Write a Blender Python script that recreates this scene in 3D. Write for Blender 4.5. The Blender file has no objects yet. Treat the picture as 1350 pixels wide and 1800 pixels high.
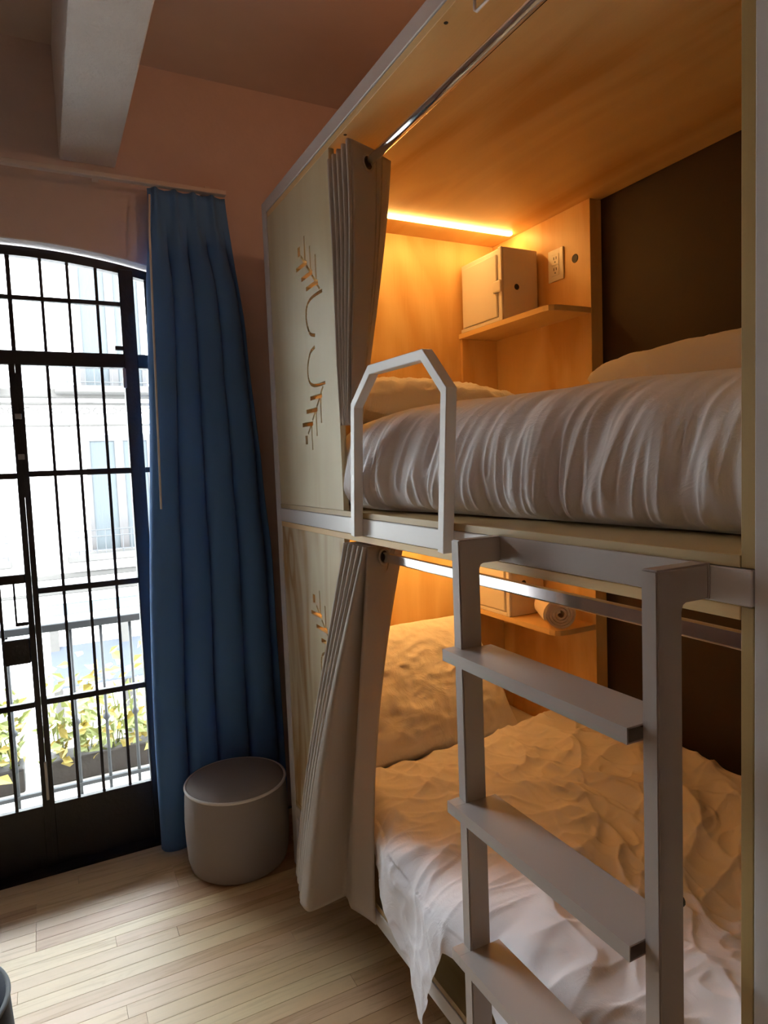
import bpy, bmesh, math, random
from mathutils import Vector, Matrix, noise
random.seed(7)
S = bpy.context.scene
COL = S.collection

# ------------------------------------------------------------------ camera
cam_data = bpy.data.cameras.new('camera')
cam = bpy.data.objects.new('camera', cam_data); COL.objects.link(cam)
R_ = Vector((0.88884045, -0.45658729, -0.03860962)); U_ = Vector((0.06756545, 0.04725658, 0.99659507)); W_ = Vector((0.45320808, 0.88842268, -0.07285309))
cam.matrix_world = Matrix(((R_.x, U_.x, -W_.x, -0.8203), (R_.y, U_.y, -W_.y, 0.0), (R_.z, U_.z, -W_.z, 1.63), (0, 0, 0, 1)))
cam_data.sensor_fit = 'HORIZONTAL'; cam_data.sensor_width = 36.0
cam_data.lens = 1169.27 / 1350 * 36
cam_data.clip_start = 0.05; cam_data.clip_end = 200
S.camera = cam

# ------------------------------------------------------------------ world, lights, exposure
world = bpy.data.worlds.new('world'); S.world = world; world.use_nodes = True
bg = world.node_tree.nodes['Background']
bg.inputs[0].default_value = (0.86, 0.93, 1.0, 1); bg.inputs[1].default_value = 44.0
sun_d = bpy.data.lights.new('sun', 'SUN'); sun_d.energy = 4.0; sun_d.angle = math.radians(1.0); sun_d.color = (1, 0.95, 0.86)
sun = bpy.data.objects.new('sun', sun_d); COL.objects.link(sun)
sun.rotation_euler = (math.radians(48), 0, math.radians(-28))       # high over our roof, on to the street front opposite
def lamp(name, kind, loc, energy, color, size=0.05, size_y=None, rot=(0, 0, 0)):
    d = bpy.data.lights.new(name, kind); d.energy = energy; d.color = color
    if kind == 'AREA':
        d.shape = 'RECTANGLE'; d.size = size; d.size_y = size_y or size
    else: d.shadow_soft_size = size
    o = bpy.data.objects.new(name, d); COL.objects.link(o); o.location = loc; o.rotation_euler = rot
    return o
# the warm lamp standing on top of the bunks (it is what turns the far wall terracotta)
lamp('lamp_over_bunks', 'POINT', (0.55, 1.0, 2.86), 10.0, (1.0, 0.50, 0.27), 0.05)
# daylight portals (guide the sampling of the sky only)
for nm, x in (('portal_door', -0.87),):
    p = lamp(nm, 'AREA', (x, 3.30, 1.3), 1.0, (1, 1, 1), 1.4, 2.5, (math.radians(-90), 0, 0))
    p.data.cycles.is_portal = True
S.view_settings.view_transform = 'Standard'; S.view_settings.look = 'None'
S.view_settings.exposure = 0.0; S.view_settings.gamma = 1.0
S.view_settings.use_curve_mapping = False
S.cycles.use_denoising = True
S.cycles.max_bounces = 10; S.cycles.diffuse_bounces = 6; S.cycles.transparent_max_bounces = 24
S.cycles.sample_clamp_indirect = 6.0
LED_STRENGTH = 47.0
LED_COL = (1.0, 0.53, 0.15)

# ------------------------------------------------------------------ materials
def new_mat(name):
    m = bpy.data.materials.new(name); m.use_nodes = True
    nt = m.node_tree; return m, nt, nt.nodes['Principled BSDF']
def N(nt, t, **kw):
    n = nt.nodes.new(t)
    for k, v in kw.items(): setattr(n, k, v)
    return n
def texco(nt, scale=(1, 1, 1), rot=(0, 0, 0), obj_random=False):
    tc = N(nt, 'ShaderNodeTexCoord'); mp = N(nt, 'ShaderNodeMapping')
    mp.inputs['Scale'].default_value = scale; mp.inputs['Rotation'].default_value = rot
    src = tc.outputs['Object']
    if obj_random:
        oi = N(nt, 'ShaderNodeObjectInfo'); ml = N(nt, 'ShaderNodeVectorMath', operation='SCALE')
        cb = N(nt, 'ShaderNodeCombineXYZ')
        for i in range(3): nt.links.new(oi.outputs['Random'], cb.inputs[i])
        nt.links.new(cb.outputs[0], ml.inputs[0]); ml.inputs['Scale'].default_value = 37.0
        ad = N(nt, 'ShaderNodeVectorMath', operation='ADD')
        nt.links.new(src, ad.inputs[0]); nt.links.new(ml.outputs[0], ad.inputs[1]); src = ad.outputs[0]
    nt.links.new(src, mp.inputs[0]); return mp.outputs[0]
def ramp(nt, fac, stops):
    r = N(nt, 'ShaderNodeValToRGB')
    while len(r.color_ramp.elements) < len(stops): r.color_ramp.elements.new(0.5)
    for e, (p, c) in zip(r.color_ramp.elements, stops):
        e.position = p; e.color = (c[0], c[1], c[2], 1)
    nt.links.new(fac, r.inputs[0]); return r.outputs[0]
def noise_tex(nt, vec, scale, detail=4, rough=0.55, dist=0.0):
    n = N(nt, 'ShaderNodeTexNoise'); n.inputs['Scale'].default_value = scale
    n.inputs['Detail'].default_value = detail; n.inputs['Roughness'].default_value = rough; n.inputs['Distortion'].default_value = dist
    nt.links.new(vec, n.inputs['Vector']); return n.outputs[0]
def bump(nt, h, bs, strength=0.2, dist=0.01):
    b = N(nt, 'ShaderNodeBump'); b.inputs['Strength'].default_value = strength; b.inputs['Distance'].default_value = dist
    nt.links.new(h, b.inputs['Height']); nt.links.new(b.outputs[0], bs.inputs['Normal'])

def plain(name, col, rough=0.6, metal=0.0, nscale=None, nstr=0.1, ndist=0.002, var=0.0, spec=None, sheen=0.0, nvec=(1, 1, 1)):
    m, nt, bs = new_mat(name)
    bs.inputs['Base Color'].default_value = (*col, 1); bs.inputs['Roughness'].default_value = rough; bs.inputs['Metallic'].default_value = metal
    if spec is not None: bs.inputs['Specular IOR Level'].default_value = spec
    if sheen: bs.inputs['Sheen Weight'].default_value = sheen
    if nscale:
        v = texco(nt, nvec); h = noise_tex(nt, v, nscale)
        bump(nt, h, bs, nstr, ndist)
        if var:
            h2 = noise_tex(nt, v, nscale * 0.13, 3)
            c = ramp(nt, h2, [(0.3, [k * (1 - var) for k in col]), (0.7, [min(1, k * (1 + var)) for k in col])])
            nt.links.new(c, bs.inputs['Base Color'])
    return m

def plywood(name, along, light=(0.80, 0.57, 0.27), dark=(0.62, 0.35, 0.12), contrast=1.0, figure=1.0, bands=4.0, mw=0.4, stretch=0.75):
    """rotary-cut pine: cathedral figure stretched along one axis, faint fine grain"""
    m, nt, bs = new_mat(name)
    a, b = stretch, 6.5 * figure
    sc = {'x': (a, b, b), 'y': (b, a, b), 'z': (b, b, a)}[along]
    v = texco(nt, sc)
    base = noise_tex(nt, v, 0.85, 2.5, 0.5, 0.8)
    mu = N(nt, 'ShaderNodeMath', operation='MULTIPLY'); mu.inputs[1].default_value = bands ; nt.links.new(base, mu.inputs[0])
    fr = N(nt, 'ShaderNodeMath', operation='PINGPONG'); fr.inputs[1].default_value = 1.0; nt.links.new(mu.outputs[0], fr.inputs[0])
    fine = noise_tex(nt, texco(nt, tuple(s * (14 if s == b else 2) for s in sc)), 3.0, 3)
    mx = N(nt, 'ShaderNodeMath', operation='MULTIPLY_ADD'); mx.inputs[1].default_value = 0.28; nt.links.new(fine, mx.inputs[0]); nt.links.new(fr.outputs[0], mx.inputs[2])
    d = [light[i] + (dark[i] - light[i]) * contrast for i in range(3)]
    mid = [light[i] * (1 - mw) + d[i] * mw for i in range(3)]
    c = ramp(nt, mx.outputs[0], [(0.18, light), (0.62, mid), (1.12 if False else 1.0, d)])
    nt.links.new(c, bs.inputs['Base Color']); bs.inputs['Roughness'].default_value = 0.42
    bs.inputs['Specular IOR Level'].default_value = 0.35
    bump(nt, fine, bs, 0.06, 0.002)
    return m

def plank_mat(name, island=False):
    m, nt, bs = new_mat(name)
    if island:
        g = N(nt, 'ShaderNodeNewGeometry'); rnd = g.outputs['Random Per Island']; v0 = texco(nt, (2.0, 24, 24))
    else:
        oi = N(nt, 'ShaderNodeObjectInfo'); rnd = oi.outputs['Random']; v0 = texco(nt, (2.0, 24, 24), obj_random=True)
    tone = ramp(nt, rnd, [(0.0, (0.72, 0.49, 0.26)), (0.18, (0.52, 0.30, 0.15)), (0.36, (0.76, 0.54, 0.30)), (0.55, (0.66, 0.43, 0.25)), (0.75, (0.80, 0.61, 0.34)), (1.0, (0.60, 0.38, 0.20))])
    g1 = noise_tex(nt, v0, 1.2, 5, 0.6, 1.2)
    gr = ramp(nt, g1, [(0.30, (0.74, 0.66, 0.58)), (0.48, (1, 1, 1)), (0.75, (1.06, 1.05, 1.02))])
    mx = N(nt, 'ShaderNodeMix', data_type='RGBA', blend_type='MULTIPLY'); mx.inputs[0].default_value = 0.9
    nt.links.new(tone, mx.inputs[6]); nt.links.new(gr, mx.inputs[7])
    nt.links.new(mx.outputs[2], bs.inputs['Base Color'])
    bs.inputs['Specular IOR Level'].default_value = 0.6
    rr = ramp(nt, g1, [(0.3, (0.52,) * 3), (0.7, (0.42,) * 3)]); nt.links.new(rr, bs.inputs['Roughness'])
    bump(nt, g1, bs, 0.08, 0.002)
    return m

def fabric(name, col, rough=0.9, scale=900, strength=0.25, trans=0.0, crease=0.0, cscale=6.0, sheen=0.15):
    m, nt, bs = new_mat(name)
    bs.inputs['Base Color'].default_value = (*col, 1); bs.inputs['Roughness'].default_value = rough
    bs.inputs['Specular IOR Level'].default_value = 0.2; bs.inputs['Sheen Weight'].default_value = sheen
    v = texco(nt); h = noise_tex(nt, v, scale, 2)
    if crease:
        h2 = noise_tex(nt, v, cscale, 6, 0.6, 1.4)
        ab = N(nt, 'ShaderNodeMath', operation='SUBTRACT'); ab.inputs[1].default_value = 0.5; nt.links.new(h2, ab.inputs[0])
        a2 = N(nt, 'ShaderNodeMath', operation='ABSOLUTE'); nt.links.new(ab.outputs[0], a2.inputs[0])
        pw = N(nt, 'ShaderNodeMath', operation='POWER'); pw.inputs[1].default_value = 0.6; nt.links.new(a2.outputs[0], pw.inputs[0])
        ma = N(nt, 'ShaderNodeMath', operation='MULTIPLY_ADD'); ma.inputs[1].default_value = -crease
        nt.links.new(pw.outputs[0], ma.inputs[0]); 
        sc = N(nt, 'ShaderNodeMath', operation='MULTIPLY'); sc.inputs[1].default_value = 0.02; nt.links.new(h, sc.inputs[0]); nt.links.new(sc.outputs[0], ma.inputs[2])
        bump(nt, ma.outputs[0], bs, 0.5, 0.03)
    else: bump(nt, h, bs, strength, 0.0006)
    if trans:
        tr = N(nt, 'ShaderNodeBsdfTranslucent'); tr.inputs[0].default_value = (*col, 1)
        mix = N(nt, 'ShaderNodeMixShader'); mix.inputs[0].default_value = trans
        out = nt.nodes['Material Output']
        nt.links.new(bs.outputs[0], mix.inputs[1]); nt.links.new(tr.outputs[0], mix.inputs[2]); nt.links.new(mix.outputs[0], out.inputs[0])
    return m

def glass_mat():
    m, nt, bs = new_mat('window_glass'); nt.nodes.remove(bs)
    t = N(nt, 'ShaderNodeBsdfTransparent'); t.inputs[0].default_value = (0.96, 0.98, 0.98, 1)
    g = N(nt, 'ShaderNodeBsdfGlossy'); g.inputs['Roughness'].default_value = 0.02
    f = N(nt, 'ShaderNodeFresnel'); f.inputs[0].default_value = 1.45
    mx = N(nt, 'ShaderNodeMixShader'); out = nt.nodes['Material Output']
    nt.links.new(f.outputs[0], mx.inputs[0]); nt.links.new(t.outputs[0], mx.inputs[1]); nt.links.new(g.outputs[0], mx.inputs[2]); nt.links.new(mx.outputs[0], out.inputs[0])
    return m
def emit(name, col, s):
    m, nt, bs = new_mat(name); bs.inputs['Base Color'].default_value = (0.9, 0.9, 0.9, 1)
    bs.inputs['Emission Color'].default_value = (*col, 1); bs.inputs['Emission Strength'].default_value = s; return m

M = dict(
    wall=plain('mauve_wall_paint', (0.66, 0.54, 0.505), 0.85, nscale=60, nstr=0.25, ndist=0.003, var=0.03),
    dark=plain('charcoal_wall_paint', (0.030, 0.014, 0.009), 0.7, nscale=40, nstr=0.1),
    ceil=plain('ceiling_paint', (0.66, 0.57, 0.53), 0.9, nscale=30, nstr=0.2, ndist=0.003, var=0.04),
    beam=plain('rough_white_plaster', (0.80, 0.77, 0.75), 0.9, nscale=70, nstr=0.9, ndist=0.006, var=0.03),
    steel=plain('white_painted_steel', (0.70, 0.69, 0.70), 0.38, nscale=25, nstr=0.06, ndist=0.001),
    lad=plain('ladder_grey_paint', (0.43, 0.38, 0.35), 0.35, nscale=25, nstr=0.06, ndist=0.001),
    steelg=plain('white_gloss_steel', (0.84, 0.84, 0.85), 0.24, nscale=30, nstr=0.12, ndist=0.001),
    iron=plain('black_painted_iron', (0.012, 0.010, 0.012), 0.45, nscale=40, nstr=0.5, ndist=0.003),
    chrome=plain('chrome', (0.80, 0.80, 0.82), 0.12, metal=1.0),
    zinc=plain('worn_zinc', (0.45, 0.45, 0.45), 0.4, metal=0.8),
    black=plain('black_rubber_and_holes', (0.012, 0.011, 0.011), 0.6),  # rubber parts, and the darkness of holes drawn as black pieces
    ply_z=plywood('plywood_upright', 'z', contrast=0.85, bands=5.0, figure=0.6, stretch=1.2),
    ply_front=plywood('plywood_front_panel', 'z', light=(0.66, 0.57, 0.36), dark=(0.58, 0.46, 0.25), contrast=0.8),
    ply_front2=plywood('plywood_front_panel_figured', 'z', light=(0.66, 0.57, 0.37), dark=(0.44, 0.26, 0.09), contrast=1.0, figure=0.75, bands=8.0, mw=0.35, stretch=1.15),
    ply_y=plywood('plywood_lengthwise', 'y', contrast=0.95, figure=0.7),
    ply_edge=plywood('plywood_edge', 'y', light=(0.50, 0.38, 0.19), dark=(0.40, 0.26, 0.10)),
    ply_edgez=plywood('plywood_edge_upright', 'z', light=(0.43, 0.31, 0.13), dark=(0.34, 0.22, 0.08)),
    duvet=fabric('white_cotton', (0.80, 0.77, 0.78), 0.85, crease=0.2, cscale=5.0),
    duvet_low=fabric('white_cotton_crumpled', (0.80, 0.77, 0.80), 0.85, crease=0.12, cscale=7.0),
    pillow=fabric('pillow_cotton', (0.82, 0.79, 0.78), 0.85, crease=0.2, cscale=7.0),
    sheet=fabric('mattress_cover', (0.75, 0.73, 0.72)),
    blue=fabric('blue_blackout_cloth', (0.105, 0.25, 0.55), 0.8, 1200, 0.2, trans=0.06, sheen=0.1),
    beige=fabric('beige_curtain_cloth', (0.60, 0.53, 0.46), 0.85, 1300, 0.3, trans=0.32),
    stool=fabric('grey_woven_cloth', (0.33, 0.295, 0.28), 0.95, 500, 0.8),
    piping=fabric('pale_piping', (0.86, 0.82, 0.79), 0.8),
    navy=fabric('dark_navy_cloth', (0.012, 0.016, 0.030), 0.9, 500, 0.6),
    greypipe=fabric('grey_piping', (0.16, 0.17, 0.18), 0.8),
    towel=fabric('towelling', (0.78, 0.68, 0.60), 1.0, 220, 1.0),
    safe=plain('white_enamel', (0.78, 0.75, 0.72), 0.45),
    plastic=plain('white_plastic', (0.78, 0.74, 0.68), 0.35),
    track=plain('white_track', (0.68, 0.60, 0.56), 0.4),
    glass=glass_mat(),
    led=emit('warm_led', LED_COL, LED_STRENGTH),
    facade=plain('dimmed_cream_render', (0.46, 0.44, 0.41), 0.9, nscale=6, nstr=0.4, ndist=0.02, var=0.05),  # cream darkened evenly to offset the strong sky
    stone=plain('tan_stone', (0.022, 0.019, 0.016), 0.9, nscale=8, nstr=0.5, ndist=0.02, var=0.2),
    brownwood=plain('brown_window_wood', (0.007, 0.004, 0.003), 0.6),
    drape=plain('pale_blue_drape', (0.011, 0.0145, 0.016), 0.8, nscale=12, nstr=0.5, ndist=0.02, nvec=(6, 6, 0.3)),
    rail_iron=plain('weathered_balcony_iron', (0.007, 0.010, 0.012), 0.7, nscale=30, nstr=0.4),
    far_iron=plain('far_balcony_iron', (0.006, 0.006, 0.007), 0.6),
    signblue=plain('blue_shop_panel', (0.009, 0.016, 0.019), 0.5),
    awning=plain('blue_awning', (0.009, 0.012, 0.020), 0.8),
    asphalt=plain('asphalt', (0.30, 0.30, 0.30), 0.9, nscale=20, nstr=0.3),
    leaf=plain('yellow_green_leaf', (0.11, 0.13, 0.022), 0.6),
    leafy=plain('yellow_leaf', (0.20, 0.15, 0.015), 0.6),
    concrete=plain('balcony_concrete', (0.45, 0.43, 0.40), 0.9, nscale=20, nstr=0.4),
    plank=plank_mat('floor_plank'), plank_far=plank_mat('floor_plank_far', True),
    subfloor=plain('dark_joint', (0.05, 0.035, 0.02), 0.9),
)

# ------------------------------------------------------------------ helpers
def link(name, me, mat, parent=None, smooth=False, loc=None):
    o = bpy.data.objects.new(name, me); COL.objects.link(o)
    if mat is not None and not me.materials: me.materials.append(mat)
    if smooth: me.polygons.foreach_set('use_smooth', [True] * len(me.polygons))
    if parent is not None:
        o.parent = parent; base = world_loc(parent)
        o.location = (Vector(loc) if loc is not None else Vector((0, 0, 0))) - base
    elif loc is not None: o.location = loc
    return o
def world_loc(o):
    v = Vector(o.location)
    while o.parent: o = o.parent; v += Vector(o.location)
    return v
def empty(name, loc, label=None, cat=None, group=None, kind=None):
    o = bpy.data.objects.new(name, None); COL.objects.link(o); o.location = loc; o.empty_display_size = 0.1
    tag(o, label, cat, group, kind); return o
def tag(o, label=None, cat=None, group=None, kind=None):
    if label: o['label'] = label
    if cat: o['category'] = cat
    if group: o['group'] = group
    if kind: o['kind'] = kind
    return o
def to_mesh(bm, name):
    me = bpy.data.meshes.new(name); bm.normal_update(); bm.to_mesh(me); bm.free(); return me
def box_bm(boxes, bevel=0.0, seg=1):
    bm = bmesh.new()
    for (x0, x1, y0, y1, z0, z1) in boxes:
        r = bmesh.ops.create_cube(bm, size=1)
        bmesh.ops.scale(bm, vec=(x1 - x0, y1 - y0, z1 - z0), verts=r['verts'])
        bmesh.ops.translate(bm, vec=((x0 + x1) / 2, (y0 + y1) / 2, (z0 + z1) / 2), verts=r['verts'])
    if bevel:
        bmesh.ops.bevel(bm, geom=list(bm.edges), offset=bevel, segments=seg, affect='EDGES', profile=0.5)
    return bm
def box(name, b, mat, parent=None, bevel=0.0, seg=1, more=(), smooth=False):
    """box about its own centre, so grain and mesh data stay local"""
    return link(name, to_mesh(box_bm([b] + list(more), bevel, seg), name), mat, parent, smooth)
def tube_bm(pts, r, n=12, closed=False, bm=None, cap=True, frame_up=None):
    bm = bm or bmesh.new(); rings = []
    P = [Vector(p) for p in pts]; L = len(P); prev = None
    for i, p in enumerate(P):
        a = P[(i - 1) % L] if (closed or i > 0) else p; b = P[(i + 1) % L] if (closed or i < L - 1) else p
        t = (b - a).normalized()
        if prev is None:
            s = t.orthogonal().normalized()
        else: s = (prev - t * prev.dot(t)).normalized()
        prev = s; q = t.cross(s)
        rr = r[i] if isinstance(r, (list, tuple)) else r
        rings.append([bm.verts.new(p + s * math.cos(2 * math.pi * k / n) * rr + q * math.sin(2 * math.pi * k / n) * rr) for k in range(n)])
    for i in range(L if closed else L - 1):
        A, B = rings[i], rings[(i + 1) % L]
        for k in range(n): bm.faces.new((A[k], A[(k + 1) % n], B[(k + 1) % n], B[k]))
    if not closed and cap: bm.faces.new(rings[0][::-1]); bm.faces.new(rings[-1])
    return bm
def tube(name, pts, r, mat, parent=None, n=12, closed=False):
    return link(name, to_mesh(tube_bm(pts, r, n, closed), name), mat, parent, True)
def lathe_bm(prof, c, n=48):
    bm = bmesh.new(); rings = []
    for (r, z) in prof:
        if r < 1e-5: rings.append([bm.verts.new((c[0], c[1], c[2] + z))])
        else: rings.append([bm.verts.new((c[0] + r * math.cos(2 * math.pi * k / n), c[1] + r * math.sin(2 * math.pi * k / n), c[2] + z)) for k in range(n)])
    for A, B in zip(rings, rings[1:]):
        for k in range(n):
            j = (k + 1) % n
            if len(A) == 1 and len(B) == 1: continue
            if len(A) == 1: bm.faces.new((A[0], B[j], B[k]))
            elif len(B) == 1: bm.faces.new((A[k], A[j], B[0]))
            else: bm.faces.new((A[k], A[j], B[j], B[k]))
    return bm
def extrude_poly(outer, axis, a0, a1, holes=()):
    """solid from a 2D outline with holes. axis 'x': outline is (y,z); 'y': (x,z); 'z': (x,y)"""
    cu = bpy.data.curves.new('tmp', 'CURVE'); cu.dimensions = '2D'; cu.fill_mode = 'BOTH'
    for loop in [outer] + list(holes):
        sp = cu.splines.new('POLY'); sp.points.add(len(loop) - 1)
        for q, (u, v) in zip(sp.points, loop): q.co = (u, v, 0, 1)
        sp.use_cyclic_u = True
    cu.extrude = (a1 - a0) / 2
    o = bpy.data.objects.new('tmp', cu); COL.objects.link(o)
    dg = bpy.context.evaluated_depsgraph_get(); dg.update()
    me = bpy.data.meshes.new_from_object(o.evaluated_get(dg))
    bpy.data.objects.remove(o); bpy.data.curves.remove(cu)
    mid = (a0 + a1) / 2
    for v in me.vertices:
        u, w, h = v.co
        v.co = {'x': (mid + h, u, w), 'y': (u, mid + h, w), 'z': (u, w, mid + h)}[axis]
    me.materials.clear(); me.polygons.foreach_set('use_smooth', [False] * len(me.polygons))
    bm = bmesh.new(); bm.from_mesh(me)
    bmesh.ops.remove_doubles(bm, verts=bm.verts, dist=1e-6); bmesh.ops.recalc_face_normals(bm, faces=bm.faces)
    bm.to_mesh(me); bm.free(); return me
def grid_mesh(name, f, nu, nv, closed_u=False):
    verts = [f(i / (nu if closed_u else nu - 1), j / (nv - 1)) for j in range(nv) for i in range(nu)]
    faces = []
    for j in range(nv - 1):
        for i in range(nu if closed_u else nu - 1):
            k = (i + 1) % nu
            faces.append((j * nu + i, j * nu + k, (j + 1) * nu + k, (j + 1) * nu + i))
    me = bpy.data.meshes.new(name); me.from_pydata(verts, [], faces); me.update(); return me
def solidify(o, t, off=0.0):
    m = o.modifiers.new('thickness', 'SOLIDIFY'); m.thickness = t; m.offset = off; return o
def lerp(a, b, t): return a + (b - a) * t
def clamp(t, a=0.0, b=1.0): return max(a, min(b, t))
def smooth(t): t = clamp(t); return t * t * (3 - 2 * t)
def interp(x, pts):
    if x <= pts[0][0]: return pts[0][1]
    for (a, b), (c, d) in zip(pts, pts[1:]):
        if x <= c: return lerp(b, d, smooth((x - a) / (c - a)) * 0.5 + 0.5 * (x - a) / (c - a))
    return pts[-1][1]
def rnoise(x, y, z): return noise.noise(Vector((x, y, z)))
def ridge(x, y, z, p=1.0): return 1 - abs(noise.noise(Vector((x, y, z)))) * 2

# ------------------------------------------------------------------ dimensions
XB = 1.10            # dark wall behind the bunks
YW = 2.99            # inner face of the far wall
ZC = 3.31            # ceiling
X0, Y0 = -3.7, -3.0
YF, YN = 2.547, 0.50 # far and near ends of the bunk frame
DECK2, CEIL1, CEIL2, DECK1 = 1.489, 1.401, 2.575, 0.288

# ------------------------------------------------------------------ room shell
def arch_z(x, c=-0.888, crown=2.556, rad=2.47): return crown - (rad - math.sqrt(rad * rad - (x - c) ** 2))
AX0, AX1 = -1.606, -0.17
arch = [(AX0, -0.0)] + [(lerp(AX0, AX1, i / 24), arch_z(lerp(AX0, AX1, i / 24))) for i in range(25)] + [(AX1, 0.0)]
outer = [(X0, 0.0), (AX0, 0.0)]
wall_outline = [(X0, 0.0)] + arch + [(XB, 0.0), (XB, ZC), (X0, ZC)]
tag(link('wall_far', extrude_poly(wall_outline, 'y', YW, YW + 0.26), M['wall']), kind='structure')
tag(box('wall_right', (XB, XB + 0.2, Y0, YW + 0.26, 0, ZC), M['dark']), kind='structure')
tag(box('wall_left', (X0 - 0.2, X0, Y0, YW + 0.26, 0, ZC), M['wall']), kind='structure')
tag(box('wall_near', (X0 - 0.2, XB + 0.2, Y0 - 0.2, Y0, 0, ZC), M['wall']), kind='structure')
tag(box('ceiling', (X0 - 0.2, XB + 0.2, Y0 - 0.2, YW + 0.26, ZC, ZC + 0.2), M['ceil']), kind='structure')
tag(box('ceiling_beam', (-0.676, -0.469, Y0, YW, 2.876, ZC), M['beam'], bevel=0.006, seg=2), kind='structure')

floor = tag(box('floor', (X0 - 0.2, XB + 0.2, Y0 - 0.2, YW + 0.26, -0.12, -0.012), M['subfloor']), kind='structure')
PW = 0.0575
plank_cache = {}
def plank_mesh(L):
    if L not in plank_cache:
        plank_cache[L] = to_mesh(box_bm([(-L / 2 + 0.0003, L / 2 - 0.0003, -PW / 2 + 0.0003, PW / 2 - 0.0003, -0.012, 0)], 0.0006), 'plank')
        plank_cache[L].materials.append(M['plank'])
    return plank_cache[L]
rows = int((YW - 0.02 - Y0) / PW); rest = []
for r in range(rows):
    yc = YW - 0.02 - PW * (r + 0.5)
    near = yc > 0.95
    x = X0 + 0.0 if not near else -1.75 - random.choice([0.0, 0.2, 0.35, 0.5, 0.65])
    if near: rest.append((X0, x, yc))
    while x < XB - 0.02:
        L = random.choice([0.5, 0.8, 1.1, 1.4]); L = min(L, round(XB - x, 3))
        if XB - (x + L) < 0.25: L = round(XB - x, 3)
        if near: link('plank', plank_mesh(L), None, floor, loc=(x + L / 2, yc, 0))
        else: rest.append((x, x + L, yc))
        x += L
bm = box_bm([(a + 0.0006, b - 0.0006, y - PW / 2 + 0.0005, y + PW / 2 - 0.0005, -0.012, 0) for a, b, y in rest])
tag(link('plank_field', to_mesh(bm, 'plank_field'), M['plank_far'], floor), kind='stuff')
tag(box('threshold', (AX0, AX1, YW - 0.02, YW + 0.26, -0.012, 0.012), M['iron'], floor), label='dark door threshold')

# ------------------------------------------------------------------ french door (black iron and glass)
up_ = [(lerp(AX0, AX1, i / 24), arch_z(lerp(AX0, AX1, i / 24)) - 0.0002) for i in range(25)]
tag(link('trim_1', extrude_poly(up_ + [(x, z - 0.004) for x, z in up_[::-1]], 'y', YW + 0.001, YW + 0.259), M['beam']), kind='structure')
door = empty('door_1', (-0.888, 3.05, 0.0), kind='structure')
def dbar(name, x0, x1, z0, z1, y0=3.035, y1=3.062, bev=0.0025): return box(name, (x0, x1, y0, y1, z0, z1), M['iron'], door, bev)
CX = -0.888
def arch_band(name, t_out, t_in, y0, y1, xa, xb):
    n = 24; up = [(lerp(xa, xb, i / n), arch_z(lerp(xa, xb, i / n)) - t_out) for i in range(n + 1)]
    dn = [(lerp(xb, xa, i / n), arch_z(lerp(xb, xa, i / n)) - t_in) for i in range(n + 1)]
    return link(name, extrude_poly(up + dn, 'y', y0, y1), M['iron'], door)
arch_band('door_head', 0.018, 0.055, 3.03, 3.075, AX0, AX1)
for s, nm in ((1, 'post'), (-1, 'post')):
    x = CX + s * 0.4355
    dbar(nm, x - 0.029, x + 0.029, 0.0, arch_z(x) - 0.035, 3.02, 3.07, 0.004)
for x in (AX0 + 0.018, AX1 - 0.018): dbar('jamb', x - 0.018, x + 0.018, 0, arch_z(x) - 0.02, 3.03, 3.075)
for x in (-0.899, -0.876): dbar('stile', x - 0.011, x + 0.011, 0.0, 2.09, 3.025, 3.068)
dbar('stile', CX - 0.006, CX + 0.010, 2.13, 2.53)
dbar('transom', AX0, AX1, 2.075, 2.132, 3.024, 3.068, 0.004)
grille_x = [CX + d for d in (0.116, 0.214, 0.320)] + [CX - d for d in (0.116, 0.214, 0.320)]
for gx in grille_x + [CX + 0.515, CX + 0.61, CX - 0.515, CX - 0.61]:
    dbar('bar', gx - 0.006, gx + 0.006, 2.13, arch_z(gx) - 0.02, 3.037, 3.049, 0.002)
    dbar('bar', gx - 0.006, gx + 0.006, 0.26, 2.08, 3.037, 3.049, 0.002)
def hbar(z, h, x0, x1): return dbar('rail', x0, x1, z - h / 2, z + h / 2, 3.033, 3.060)
hbar(2.340, 0.018, CX - 0.42, CX + 0.42)
for z in (1.642, 1.166, 0.703):
    hbar(z, 0.024, CX + 0.022, CX + 0.42); hbar(z, 0.022, CX + 0.45, AX1 - 0.03); hbar(z, 0.022, AX0 + 0.03, CX - 0.45)
for z in (1.636, 0.699): hbar(z, 0.024, CX - 0.42, CX - 0.022)
hbar(1.222, 0.036, CX - 0.42, CX - 0.022)
for a, b in ((CX + 0.02, CX + 0.41), (CX - 0.41, CX - 0.02), (CX + 0.46, AX1 - 0.03), (AX0 + 0.03, CX - 0.46)):
    dbar('kick_panel', a, b, 0.0, 0.270, 3.030, 3.060)
dbar('lock_box', CX - 0.118, CX - 0.022, 0.878, 0.980, 3.020, 3.060, 0.004)
dbar('lock_box', CX - 0.068, CX - 0.060, 1.03, 1.21, 3.036, 3.046); dbar('lock_box', CX - 0.068, CX - 0.022, 1.03, 1.045, 3.036, 3.046)
b = box('bolt', (CX - 0.004, CX + 0.004, 3.012, 3.020, 1.55, 2.04), M['iron'], door)
for z in (1.70, 1.86): box('bolt_guide', (CX - 0.012, CX + 0.012, 3.008, 3.026, z, z + 0.022), M['zinc'], b, 0.002)
box('bolt', (CX - 0.006, CX + 0.006, 3.010, 3.024, 0.30, 0.46), M['zinc'], door, 0.002)
box('bolt', (CX - 0.004, CX + 0.004, 3.012, 3.022, 0.03, 0.30), M['iron'], door)
box('hinge', (CX + 0.398, CX + 0.412, 3.008, 3.030, 1.99, 2.07), M['zinc'], door, 0.002)
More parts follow.
